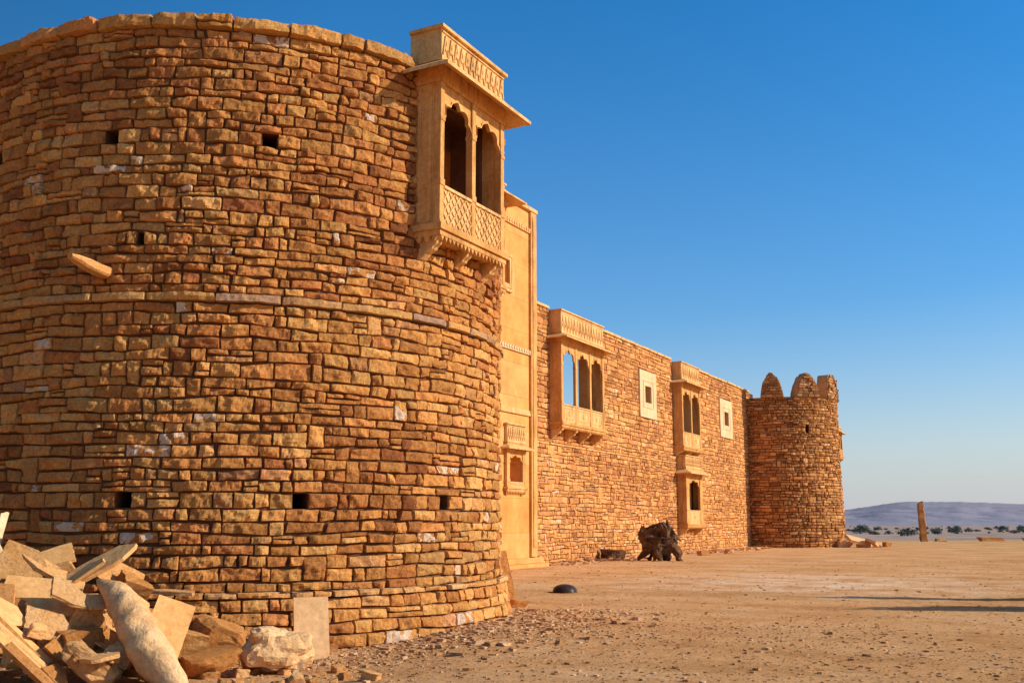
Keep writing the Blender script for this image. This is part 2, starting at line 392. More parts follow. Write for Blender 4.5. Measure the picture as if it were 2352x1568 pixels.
    for k in range(3):
        m.quadgrid([[it[k],it[k+1]],[ot[k],ot[k+1]]]); m.quadgrid([[ib[k],ib[k+1]],[ob[k],ob[k+1]]]); m.quadgrid([[ob[k],ob[k+1]],[ot[k],ot[k+1]]])
    m.quadgrid([[it[0],ot[0]],[ib[0],ob[0]]]); m.quadgrid([[it[3],ot[3]],[ib[3],ob[3]]])
    m.obj('eave',mat2,B,O,recalc=False)
    m=MB(); m.box(xback,xf-.01,y0+.01,y1-.01,zp0-.018,zp1-.06); m.box(xback,xf+.05,y0-.05,y1+.05,zp1-.06,zp1); m.box(xback+.002,xf+.03,y0-.03,y1+.03,zp0-.01,zp0+.07)
    hh=zp1-.06-zp0-.07; nn=max(4,int((y1-y0)/(.17 if hh<.8 else .3))); st=(y1-y0-.06)/nn
    if relief:
        for i in range(nn):
            a=y0+.03+i*st; c=a+st/2; za=zp0+.1; zb_=zp0+.07+hh*.8
            m.bar(a+.01,za,c,zb_,.028,xf-.012,xf+.018); m.bar(a+st-.01,za,c,zb_,.028,xf-.012,xf+.015)
            zz=za+(zb_-za)*.35; m.yz([(c-.035,zz),(c,zz-.05),(c+.035,zz),(c,zz+.07)],xf-.012,xf+.02)
        m.bar(y0+.02,zp0+.07+hh*.9,y1-.02,zp0+.07+hh*.9,.03,xf-.012,xf+.012)
    m.obj('parapet',mat2,B,O,bevel=.006)
    nb=nbr or n+1; p=(xf-xw)*brp; xq=xw+p
    for i in range(nb):
        yc=y0+.14+(y1-y0-.28)*i/max(1,nb-1) if nb>1 else (y0+y1)/2
        m=MB(); z=zb-.021; h=brh
        poly=[(xback,z),(xq-.02,z),(xq-.0,z-.10*h),(xq-.02,z-.3*h),(xw+p*.80,z-.44*h),(xw+p*.74,z-.56*h),(xw+p*.62,z-.64*h),(xw+p*.48,z-.70*h),(xw+p*.40,z-.82*h),(xw+p*.22,z-h),(xback,z-h)]
        m.xz(poly,yc-.085,yc+.085); m.obj('bracket',mat2,B,O,bevel=.012)
    return B
def window(parent,O,xw,y0,y1,z0,z1,hy0,hy1,hz0,hz1,mat=None):
    m=MB(); x0,x1=xw-.02,xw+.10
    m.box(x0,x1,y0,hy0,z0,z1); m.box(x0,x1,hy1,y1,z0,z1); m.box(x0,x1-.002,hy0,hy1,z0,hz0); m.box(x0,x1-.002,hy0,hy1,hz1,z1)
    e=min(.28,(hy0-y0)*.6); w=.05
    for (a,b,c,d) in ((hy0-e,hy0-e+w,hz0-e,hz1+e),(hy1+e-w,hy1+e,hz0-e,hz1+e),(hy0-e+w,hy1+e-w,hz0-e,hz0-e+w),(hy0-e+w,hy1+e-w,hz1+e-w,hz1+e)): m.box(x1-.01,x1+.025,a,b,c,d)
    return m.obj('window',mat or M_frame,parent,O,bevel=.01)

# ------------------------------------------------------------------ NEAR TOWER
TC=(-13.61,14.62); R0=4.87; TH=9.2
O=(TC[0],TC[1],0)
T1=empty('fort_tower',O,label='massive round rough stone tower with a carved balcony near its top',cat='tower')
def mapT(u,z,d):
    a=u/R0; r=R0+d+.04*max(0,1-z/3)
    return (TC[0]+r*math.cos(a),TC[1]+r*math.sin(a),z)
def U(deg): return rad(deg)*R0
holes=[(-44.2,7.3),(-72.1,7.3),(-65.4,5.7),(-65.4,1.92),(-36.6,1.91),(-5.7,1.92),(-100,1.92),(-100,7.3)]
hop=[(U(a)-.11,U(a)+.11,z-.11,z+.11) for a,z in holes]
hop[2]=(U(-65.4)-.05,U(-65.4)+.05,5.62,5.8)
bal_core=(U(-12.5),U(8.3),6.38,8.7); bal_st=(U(-14.4),U(10.2),6.1,9.3)
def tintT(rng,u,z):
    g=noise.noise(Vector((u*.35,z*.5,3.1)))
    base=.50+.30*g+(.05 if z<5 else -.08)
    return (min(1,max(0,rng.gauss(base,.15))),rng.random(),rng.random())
m=MB()
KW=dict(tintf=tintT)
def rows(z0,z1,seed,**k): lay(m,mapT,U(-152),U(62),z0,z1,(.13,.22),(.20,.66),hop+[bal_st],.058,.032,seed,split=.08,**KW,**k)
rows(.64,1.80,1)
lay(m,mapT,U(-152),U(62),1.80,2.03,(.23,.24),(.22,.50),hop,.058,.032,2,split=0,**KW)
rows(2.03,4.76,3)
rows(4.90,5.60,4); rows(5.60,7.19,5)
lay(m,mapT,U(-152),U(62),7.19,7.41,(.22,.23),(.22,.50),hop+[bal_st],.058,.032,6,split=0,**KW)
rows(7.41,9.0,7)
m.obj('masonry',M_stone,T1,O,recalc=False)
m=MB(); lay(m,mapT,U(-152),U(62),4.765,4.895,(.13,.131),(.55,1.0),[],.115,.05,8,wob=0,split=0,amp=.014,dv=(.9,1.08),facet=.3,jit=.006,tintf=lambda r,u,z:(r.random(),.3+.6*r.random(),.5)); m.obj('string_course',M_band,T1,O,recalc=False)
for (a,b,s) in ((-152,-15.0,9),(10.5,62,19)):
    m=MB(); lay(m,mapT,U(a),U(b),9.0,9.22,(.22,.221),(.65,.98),[],.15,.045,s,wob=0,split=0,amp=.024,bev=.012,dv=(.90,1.08),jit=.008,facet=.4); m.obj('coping',M_coping,T1,O,recalc=False)
m=MB(); core(m,mapT,U(-180),U(180),-.5,9.05,hop+[bal_core],.35,.6,back=False,off=.02)
n=72
P=lambda r,t,z:(TC[0]+r*math.cos(t),TC[1]+r*math.sin(t),z)
for k in range(n):
    a,b=2*math.pi*k/n,2*math.pi*(k+1)/n
    m.quadgrid([[P(R0-.0,a,9.18),P(R0-.0,b,9.18)],[P(R0-.6,a,9.18),P(R0-.6,b,9.18)]])
    m.quadgrid([[P(R0-.6,a,9.18),P(R0-.6,b,9.18)],[P(R0-.6,a,8.3),P(R0-.6,b,8.3)]])
    m.quadgrid([[P(R0-.01,a,9.03),P(R0-.01,b,9.03)],[P(R0,a,9.18),P(R0,b,9.18)]])
    m.f.append((len(m.v),len(m.v)+1,len(m.v)+2)); m.v+=[P(R0-.55,a,8.8),P(R0-.55,b,8.8),(TC[0],TC[1],8.85)]
m.obj('wall_core',M_mortar,T1,O,recalc=False)
m=MB()
def mapP(u,z,d):
    a=u/R0; r=5.10-.11*(z/.66)+d; return (TC[0]+r*math.cos(a),TC[1]+r*math.sin(a),z)
lay(m,mapP,U(-152),U(62),-.34,.56,(.16,.22),(.24,.62),[],.058,.032,11,tintf=lambda r,u,z:(min(1,max(0,r.gauss(.58,.14))),r.random()*.6+.4,r.random()))
m.obj('plinth',M_stone,T1,O,recalc=False)
m=MB(); lay(m,mapP,U(-152),U(62),.56,.655,(.095,.096),(.35,.8),[],.085,.045,12,wob=0,split=0,dbl=0,tintf=lambda r,u,z:(.3+.6*r.random(),.2+.6*r.random(),.5))
m.obj('ledge',M_rubble,T1,O,recalc=False)
m=MB()
n=90
for k in range(n):
    a,b=2*math.pi*k/n,2*math.pi*(k+1)/n
    m.quadgrid([[P(5.16,a,-.5),P(5.16,b,-.5)],[P(4.97,a,.60),P(4.97,b,.60)],[P(5.02,a,.64),P(5.02,b,.64)],[P(4.8,a,.655),P(4.8,b,.655)]])
m.obj('plinth_core',M_mortar,T1,O,recalc=False)
a=rad(-71); r=Vector((math.cos(a),math.sin(a),0)); t=Vector((-r.y,r.x,0)); m=MB()
c=Vector((TC[0],TC[1],5.2))
secs=[(4.7,.13,.10,0),(5.1,.14,.10,.0),(5.35,.13,.09,.01),(5.55,.10,.06,.03),(5.68,.05,.03,.05)]
rw=[]
for rr,w,h,dz in secs:
    q=[]
    for k in range(9):
        an=2*math.pi*k/8+.39; cs,sn=math.cos(an),math.sin(an)
        cs=max(-.8,min(.8,cs*1.2)); sn=max(-.8,min(.8,sn*1.2))
        p=c+r*rr+t*(w*cs-(rr-4.9)*.12)+Vector((0,0,h*sn+dz)); p+=Vector((noise.noise(p*8),noise.noise(p*8+Vector((5,0,0))),noise.noise(p*8+Vector((0,5,0)))))*.03*(0 if k in(0,8) else 1)
        q.append(tuple(p))
    rw.append(q)
m.quadgrid(rw,(.7,.8,.5)); m.f.append(tuple(range(len(m.v)-9,len(m.v)-1))); m.obj('projecting_stone',M_rubble,T1,O,recalc=True)
m=MB(); m.box(-10.2,-8.82,13.5,15.38,6.37,8.72)
m.f=[f for i,f in enumerate(m.f) if i!=5]
m.obj('niche',M_plaster,T1,O,recalc=False)
jharokha(T1,O,-8.90,-8.42,13.36,15.53,6.16,6.34,7.01,8.76,8.90,9.14,9.76,2,over=.36,oy=.38,cw=.12,xback=-9.05,nbr=3,rise=.22,brh=.34,brp=.85)

# ------------------------------------------------------------------ GATEHOUSE
O=(-17.6,30,0)
G=empty('gatehouse',O,label='tall smooth sandstone gatehouse block with carved windows and bands',cat='gatehouse')
m=MB()
mapG=lambda u,z,d:(-17.6+d,u,z)
gop=[(32.78,33.72,3.05,4.1),(32.1,32.75,10.4,11.3)]
core(m,mapG,24,34.5,-.2,13.75,gop,3,.7,back=False)
m.quadgrid([[(-17.6,24,-.2),(-24,24,-.2)],[(-17.6,24,13.75),(-24,24,13.75)]]); m.quadgrid([[(-17.6,34.95,-.2),(-24,34.95,-.2)],[(-17.6,34.95,13.75),(-24,34.95,13.75)]])
m.quadgrid([[(-17.6,24,13.75),(-24,24,13.75)],[(-17.6,34.95,13.75),(-24,34.95,13.75)]])
m.quadgrid([[(-18.3,24.1,-.1),(-18.3,34.4,-.1)],[(-18.3,24.1,13.7),(-18.3,34.4,13.7)]])
m.obj('wall',M_gate,G,O,recalc=False)
m=MB(); m.box(-17.95,-17.5,34.5,35.0,.36,13.7); m.box(-17.6,-17.47,34.62,34.88,.7,13.5); m.obj('pilaster',M_sand,G,O,bevel=.02)
m=MB(); m.box(-17.7,-17.46,24,35.05,13.7,13.86); m.obj('cornice',M_sand2,G,O,bevel=.02)
for z in (7.95,12.8,5.6):
    m=MB(); m.box(-17.65,-17.53,24,34.49,z,z+.1); m.box(-17.65,-17.55,24,34.49,z+.101,z+.2)
    if z!=5.6:
        for i in range(20):
            y=30.5+i*.2; m.yz([(y+.02,z+.1),(y+.1,z+.03),(y+.18,z+.1),(y+.1,z+.19)],-17.56,-17.50)
    m.obj('ornamental_band',M_sand2 if z!=7.95 else M_frame,G,O)
m=MB(); m.box(-17.9,-17.1,24,35.15,-.1,.14); m.box(-17.9,-17.3,24,35.08,.14,.34); m.obj('step',M_gate,G,O,bevel=.02)
jharokha(G,O,-17.6,-17.48,32.5,33.95,2.75,2.9,3.08,4.15,4.3,4.5,5.2,1,over=.26,oy=.3,cw=.22,nbr=2,rise=.12,brh=.16,name='window_balcony')
window(G,O,-17.6,31.8,33.0,10.1,11.6,32.1,32.75,10.4,11.3,M_sand2)
jharokha(G,O,-17.6,-17.25,28.6,31.9,9.9,10.1,10.9,13.2,13.42,13.7,14.0,3,over=.5,oy=.8,cw=.16,rise=.22)

# ------------------------------------------------------------------ LONG WALL
O=(-18.5,52,0)
Wl=empty('fort_wall',O,label='long rough stone fort wall with carved sandstone balconies and windows',cat='wall')
mapW=lambda u,z,d:(-18.5+d,u,z)
cops=[(38.25,42.5,6.2,9.3),(49.25,50.15,7.72,8.58),(53.8,56.8,6.2,9.3),(54.6,56.5,2.2,4.2),(63.4,64.35,7.72,8.58)]
sops=[(38.15,42.6,5.6,10.2),(48.5,50.9,6.93,9.36),(53.7,56.9,5.6,10.2),(54.15,56.95,1.45,5.3),(62.5,65.2,6.93,9.36)]
tW=lambda r,u,z:(min(1,max(0,r.gauss(.47+.32*noise.noise(Vector((u*.2,z*.4,9))),.17))),r.random(),r.random())
m=MB()
lay(m,mapW,35.0,70,-.12,4.80,(.13,.25),(.20,.66),sops,.045,.085,31,tintf=tW,split=.12,bev=.008,wob=.05,dbl=.10,facet=.8,amp=.018)
lay(m,mapW,35.0,70,4.90,10.5,(.15,.26),(.24,.75),sops,.038,.085,32,tintf=tW,split=.07,bev=.008,wob=.045,dbl=.05,facet=.6,amp=.015)
m.obj('masonry',M_stone2,Wl,O,recalc=False)
m=MB(); core(m,mapW,34.9,71,-.3,10.5,cops,3,.6,off=.02); m.obj('wall_core',M_mortar,Wl,O,recalc=False)
for i,(a,b,c,d) in enumerate(cops):
    m=MB(); e=.012
    m.quadgrid([[(-18.5,a+e,c),(-18.5,a+e,d)],[(-19.12,a+e,c),(-19.12,a+e,d)]]); m.quadgrid([[(-18.5,b-e,c),(-18.5,b-e,d)],[(-19.12,b-e,c),(-19.12,b-e,d)]])
    m.quadgrid([[(-18.5,a,c+e),(-18.5,b,c+e)],[(-19.12,a,c+e),(-19.12,b,c+e)]]); m.quadgrid([[(-18.5,a,d-e),(-18.5,b,d-e)],[(-19.12,a,d-e),(-19.12,b,d-e)]])
    m.obj('reveal',M_plaster,Wl,O,recalc=False)
m=MB(); lay(m,mapW,35,70,4.80,4.90,(.10,.101),(.6,1.3),[(54.0,57.1,4,6)],.06,.15,33,wob=0,split=0,amp=.014,dv=(.8,1.15),facet=.2,tintf=lambda r,u,z:(.6+.3*r.random(),.3+.6*r.random(),.5)); m.obj('string_course',M_stone2,Wl,O,recalc=False)
m=MB()
y=35.0; rg=random.Random(4)
while y<69.6:
    w=rg.uniform(.8,1.3); w=min(w,69.8-y); z=10.5+rg.uniform(0,.03)
    if not((38.0<y+w/2<42.7) or (53.5<y+w/2<57.1)): m.box(-19.2,-18.38-rg.uniform(0,.05),y+.006,y+w-.006,z,z+.12)
    y+=w
m.obj('coping',M_sand2,Wl,O,bevel=.02)
jharokha(Wl,O,-18.5,-17.92,38.1,42.65,5.55,5.75,6.5,9.1,9.28,9.5,10.5,3,over=.42,oy=.32,cw=.17,xback=-18.6,nbr=4,rise=.18,brh=.45,rail='panel')
jharokha(Wl,O,-18.5,-17.95,53.75,57.0,5.6,5.78,6.55,9.1,9.28,9.5,10.45,2,over=.42,oy=.35,cw=.17,xback=-18.6,nbr=3,rise=.18,brh=.3,rail='panel')
jharokha(Wl,O,-18.5,-17.97,54.1,57.0,1.4,1.55,2.3,4.15,4.32,4.6,5.3,1,over=.42,oy=.4,cw=.5,xback=-18.6,nbr=2,rise=.2,brh=.45,rail='panel')
window(Wl,O,-18.5,48.5,50.9,6.93,9.36,49.25,50.15,7.72,8.58)
window(Wl,O,-18.5,62.5,65.2,6.93,9.36,63.4,64.35,7.72,8.58)

# ------------------------------------------------------------------ FAR TOWER
FC=(-17.4,73.0); FR=4.1
O=(FC[0],FC[1],0)
T2=empty('fort_tower',O,label='round stone corner tower crowned with pointed battlements',cat='tower')
def mapF(u,z,d):
    a=u/FR; r=FR+d+.12*max(0,1-z/6); return (FC[0]+r*math.cos(a),FC[1]+r*math.sin(a),z)
m=MB(); Uf=lambda d:rad(d)*FR
fo=[(Uf(-48)-.12,Uf(-48)+.12,7.6,8.1)]
lay(m,mapF,Uf(-190),Uf(80),-.12,10.0,(.14,.26),(.25,.72),fo,.095,.10,41,split=.12,bev=.012,gap=.003,wob=.045,dbl=.1,amp=.028,tintf=lambda r,u,z:(min(1,max(0,r.gauss(.45,.22))),r.random(),.3+r.random()*.68))
m.obj('masonry',M_stone3,T2,O,recalc=False)
m=MB(); core(m,mapF,Uf(-180),Uf(180),-.3,10.0,fo,.5,.5,back=False,off=.02)
P2=lambda r,t,z:(FC[0]+r*math.cos(t),FC[1]+r*math.sin(t),z)
for k in range(48):
    a,b=2*math.pi*k/48,2*math.pi*(k+1)/48
    m.quadgrid([[P2(FR+.05,a,10),P2(FR+.05,b,10)],[P2(FR-.6,a,10.0),P2(FR-.6,b,10.0)],[P2(FR-.6,a,9.3),P2(FR-.6,b,9.3)],[P2(0.01,a,9.3),P2(0.01,b,9.3)]])
m.obj('wall_core',M_mortar,T2,O,recalc=False)
RAMPM=[(0,(.32,.14,.055)),(.5,(.50,.24,.085)),(1,(.62,.35,.15))]
M_mer=stone_material('battlement_stone',RAMPM,palethr=2,bs=5)
for ang,wd,pw in ((-80,1.5,1.9),(-46,1.8,1.7),(-12,1.5,8),(22,1.5,1.9),(56,1.5,1.9)):
    a=rad(ang); N=22; H=1.68; m=MB()
    def pt(s,z,r):
        rr=FR+r; return (FC[0]+rr*math.cos(a)-s*math.sin(a),FC[1]+rr*math.sin(a)+s*math.cos(a),z)
    def top(s):
        q=abs(s)/(wd/2); e=max(0,1-q**pw)**.62
        return 9.98+H*e*(1+.20*noise.noise(Vector((s*6,ang,0)))*(1 if e<.97 else .6))
    ss=[-wd/2*math.cos(math.pi*k/N) for k in range(N+1)]
    for k in range(N):
        s0,s1=ss[k],ss[k+1]
        for r in (.10,-.65):
            nz=7; f=lambda s,j:r+.09*noise.noise(Vector((s*4,j*1.3,ang+r)))*(1 if 0<j<nz else 0)
            m.quadgrid([[pt(s0,9.98+(top(s0)-9.98)*j/nz,f(s0,j)),pt(s1,9.98+(top(s1)-9.98)*j/nz,f(s1,j))] for j in range(nz+1)],(.45,.5,.5))
        m.quadgrid([[pt(s0,top(s0),.10),pt(s1,top(s1),.10)],[pt(s0,top(s0),-.65),pt(s1,top(s1),-.65)]],(.7,.9,.5))
    rg=random.Random(ang)
    z=10.02
    while z<9.98+H-.12:
        h=rg.uniform(.14,.22)
        hw=max([abs(q) for q in ss if top(q)>z+h]+[0])+rg.uniform(-.06,.09)
        s=-hw
        while s<hw-.08:
            w=rg.uniform(.22,.5); s2=min(s+w,hw)
            if hw-s2<.1: s2=hw
            hole=(10.85<z+h/2<11.07) and s<.1 and s2>-.1
            if not hole:
                mm=(rg.random(),rg.random(),.5); g=.006; q=.17+rg.uniform(-.06,.07)
                A1=[pt(s+g,z+g,.05),pt(s2-g,z+g,.05),pt(s2-g,z+h-g,.05),pt(s+g,z+h-g,.05)]; A2=[pt(s+.025,z+.025,q),pt(s2-.025,z+.025,q),pt(s2-.025,z+h-.025,q+rg.uniform(-.03,.03)),pt(s+.025,z+h-.025,q)]
                m.prism(A1,A2); m.t+=[mm]*8
            s=s2
        z+=h
    m.obj('battlement',M_mer,T2,O,recalc=False)
jharokha(T2,O,-14.3,-13.62,75.2,76.8,6.2,6.35,6.8,7.9,8.0,8.15,8.4,2,over=.3,oy=.2,cw=.12,xback=-15,nbr=3,rise=.12,brh=.4)

# ------------------------------------------------------------------ GROUND
def sm(t): t=min(1,max(0,t)); return t*t*(3-2*t)
def gh(X,Y):
    d=math.hypot(X,Y)
    z=.035*noise.noise(Vector((X*.35,Y*.35,0)))+.014*noise.noise(Vector((X*2.1,Y*2.1,4)))
    if d<45: z+=.014*noise.noise(Vector((X*6,Y*6,8)))
    z-=.15*sm((-.2-X)/2.0)*sm((19-Y)/3.5)*sm((Y-9)/4)
    e=Y+4*noise.noise(Vector((X*.03,0,7)))
    if e>96: z-=4.0*sm((e-96)/40)
    if Y>140: z+=.35*noise.noise(Vector((X*.01,Y*.01,2)))
    return z
def axis(lo,hi,step,far0,far1,g=1.16):
    a=[]; x=lo
    while x<hi: a.append(x); x+=step
    s=step
    while x<far1: a.append(x); s*=g; x+=s
    a.append(far1); s=step; x=lo; pre=[]
    while x>far0: s*=g; x-=s; pre.append(max(x,far0))
    return list(reversed(pre))+a
Xs=axis(-7,12,.10,-5000,9000); Ys=axis(10,26,.10,-60,9000)
m=MB(); m.quadgrid([[tuple(S(x,y,gh(x,y))) for x in Xs] for y in Ys])
g=m.obj('ground',M_ground,recalc=False,smooth=True); tag(g,kind='structure')
m=MB(); rows_=[]
for j in range(60):
    Y=2300+j*26; row=[]
    for i in range(240):
        X=250+i*11
        t=j/59; prof=sm(t*1.12)
        u=X/Y*3000
        crest=36+25*sm((u-930)/240)-8*sm((u-1270)/260)
        cr=crest*(.97+.04*noise.noise(Vector((u*.006,1,0))))+2.0*noise.noise(Vector((u*.02,5,0)))+1.6*noise.noise(Vector((u*.07,9,0)))
        rid=abs(noise.noise(Vector((X*.008,Y*.004,2))))
        z=-6+(cr+8)*(prof**.6)*(Y/3000)-11*(1-rid*2.4)*math.sin(prof*math.pi)*.6
        z+=3*noise.noise(Vector((X*.02,Y*.015,2)))*math.sin(prof*math.pi)
        row.append(tuple(S(X,Y,z)))
    rows_.append(row)
m.quadgrid(rows_); h=m.obj('hill',M_hill,recalc=False,smooth=True); tag(h,kind='structure')

# ------------------------------------------------------------------ TREES
def tree_mesh(seed,w,nl=46):
    rg=random.Random(seed); tr=MB()
    hgt=w*.55
    tr.tube([(0,0,-.3),(.01*w,0,hgt*.25),(.0,.01*w,hgt*.45)],[w*.035,w*.028,w*.02],7)
    for k in range(5):
        a=rg.uniform(0,6.28); tr.tube([(0,.005*w,hgt*.3),(math.cos(a)*w*.15,math.sin(a)*w*.15,hgt*.5),(math.cos(a)*w*.3,math.sin(a)*w*.3,hgt*.7)],[w*.018,w*.012,w*.006],5)
    cr=MB()
    cl=[]
    for _ in range(20):
        a=rg.uniform(0,6.28); q=rg.uniform(0,.4)*w; cl.append((Vector((math.cos(a)*q,math.sin(a)*q,hgt*rg.uniform(.15,.85-.5*q/w))),w*rg.uniform(.07,.19)))
    for c,r in cl:
        for _ in range(nl):
            d=Vector((rg.gauss(0,1),rg.gauss(0,1),rg.gauss(0,.7))).normalized()*r*rg.uniform(.5,1.15); p=c+d
            a=Vector((rg.gauss(0,1),rg.gauss(0,1),rg.gauss(0,1))).normalized(); b=a.cross(d).normalized(); s=w*.032
            o=len(cr.v); cr.v+=[tuple(p-a*s),tuple(p+b*s),tuple(p+a*s),tuple(p-b*s)]; cr.f.append((o,o+1,o+2,o+3))
    return tr,cr
protos=[]
tl=[(1975,1229,40),(2018,1222,20),(2042,1231,20),(2085,1234,46),(2108,1222,16),(2153,1231,34),(2198,1229,34),(2225,1226,22),(2247,1224,16),(2268,1220,14),(2303,1222,30),(2330,1229,24),(2352,1226,28),(1950,1224,18),(2180,1218,12),(2012,1232,22),(2385,1228,40),(2060,1219,14),(2130,1219,12),(2290,1218,12)]
rq=random.Random(77)
for i in range(46):
    v=rq.uniform(1212,1231); tl.append((rq.uniform(1945,2420),v,rq.uniform(4,12)*(v-1205)/18+2))
for i,(u,v,wp) in enumerate(tl):
    d=5.6*2380/(v-1205.0); X=(u-1176)/2380*d; w=wp/2380*d
    k=i%4
    loc=S(X,d,gh(X,d))
    if i<4:
        tr,cr=tree_mesh(i+3,10.0)
        a=tr.obj('tree',M_treebark,None,(0,0,0)); c=cr.obj('crown',M_leaf,a,(0,0,0),recalc=False)
        protos.append((a,c))
    else:
        pa,pc=protos[k]; a=pa.copy(); c=pc.copy(); c.parent=a
        scene.collection.objects.link(a); scene.collection.objects.link(c)
    a.location=loc; a.scale=(w/10*rq.uniform(.9,1.3),w/10*rq.uniform(.9,1.3),w/10*rq.uniform(.6,1.1)); a.rotation_euler=(0,0,i*1.3)
    tag(a,'low spreading desert tree on the dry plain','tree','scattered desert trees on the plain')
for (X,Y,w,zs_,sd_) in ((12.3,22.3,1.1,4.9,50),(11.5,19.7,1.0,4.9,51)):
    tr,cr=tree_mesh(sd_,w,240); a=tr.obj('tree',M_treebark,None,(0,0,0)); cr.obj('crown',M_leaf,a,(0,0,0),recalc=False)
    a.location=S(X,Y,gh(X,Y)); a.scale=(1,1,zs_); tag(a,'slender thorny tree growing beside the open dusty yard','tree')

# ------------------------------------------------------------------ STUMP, PAN, PILLAR
loc=S(6.35,44.9); m=MB()
R_=.36
m.tube([(-.78,.1,1.12),(-.62,.1,1.0),(-.35,.05,1.02),(0,0,.98),(.3,0,.95),(.55,0,.98),(.72,-.1,.95)],[.18,.36,.44,.48,.42,.36,.14],20,R_,1)
m.tube([(-.2,0,.35),(-.15,0,.6),(0,0,.9),(.1,0,1.2),(.12,0,1.42),(.05,0,1.6)],[.34,.42,.46,.44,.34,.14],20,R_,2)
m.tube([(-.5,0,.9),(-.66,.05,1.2),(-.66,.05,1.48)],[.32,.20,.05],12,R_,3)
m.tube([(.3,0,1.1),(.44,0,1.45),(.38,.05,1.76)],[.22,.11,.02],10,R_,13)
rg=random.Random(31)
for k in range(16):
    an=rg.uniform(0,6.28); q=rg.uniform(.35,.85); dx,dy=math.cos(an)*q,math.sin(an)*q*.7; r=rg.uniform(.05,.13); kx,ky=rg.uniform(-.15,.15),rg.uniform(-.15,.15)
    m.tube([(dx*.3,dy*.3,.85),(dx*.7+kx,dy*.7+ky,.55),(dx+kx*.4,dy,.28),(dx*1.1-kx,dy*1.1+ky,.08),(dx*1.25,dy*1.2,-.06)],[r*2,r*1.4,r*1.1,r*.8,r*.3],9,.3,k+5)
for k in range(14):
    an=rg.uniform(-.7,1.2); L_=rg.uniform(.25,.55)
    x0=rg.uniform(.1,.6); m.tube([(x0,0,1.0),(x0+L_*.6,rg.uniform(-.2,.2),1.0+L_*math.sin(an)),(x0+L_,rg.uniform(-.2,.2),.95+L_*1.2*math.sin(an)-.1)],[.16,.07,.012],8,.3,k+25)
st=m.obj('tree_stump',M_bark,None,(0,0,0)); st.location=loc; st.rotation_euler=(0,0,rad(28))
tag(st,'gnarled dark uprooted tree stump lying on dusty ground','tree stump')
m=MB(); N=32; prof=[(.30,-.01),(.305,.015),(.29,.03),(.285,.06),(.26,.11),(.20,.155),(.12,.18),(.04,.19),(.0001,.19)]
m.quadgrid([[(r*math.cos(2*math.pi*k/N),r*math.sin(2*math.pi*k/N),z) for k in range(N+1)] for r,z in prof])
p=m.obj('iron_pan',M_iron,None,(0,0,0),smooth=True); p.location=S(1.25,24.8,gh(1.25,24.8)); p.scale=(1,1,1.05)
tag(p,'dark upturned round iron pan on sandy ground','pan')
def pillar(X,Y,H,w,seed,lab,lean=(0,0),mat=None,tt=.35):
    m=MB(); rows=[]; n=16
    for k in range(n+1):
        t=k/n; ww=w*(1-.25*t); row=[]
        for (cx,cy) in [(-1,-.8),(-.9,-1),(.9,-1),(1,-.8),(1,.8),(.9,1),(-.9,1),(-1,.8),(-1,-.8)]:
            nn=noise.noise(Vector((cx*2,cy*2,t*9+seed)))*.10*w*2
            row.append((cx*ww/2+nn+lean[0]*t,cy*ww*.35+nn*.5,-.15+t*(H+.15)+(.12*cx if k==n else 0)))
        rows.append(row)
    m.quadgrid(rows,(tt,.15,.5)); m.f.append(tuple(range(len(m.v)-9,len(m.v)-1)))
    o=m.obj('stone_pillar',mat or M_stone2,None,(0,0,0)); o.location=S(X,Y,gh(X,Y)); o.rotation_euler=(0,0,rad(28)); tag(o,lab,'pillar'); return o
pillar(36.5,91.9,3.4,.60,1,'tall weathered standing stone pillar on open ground',(-.14,0))

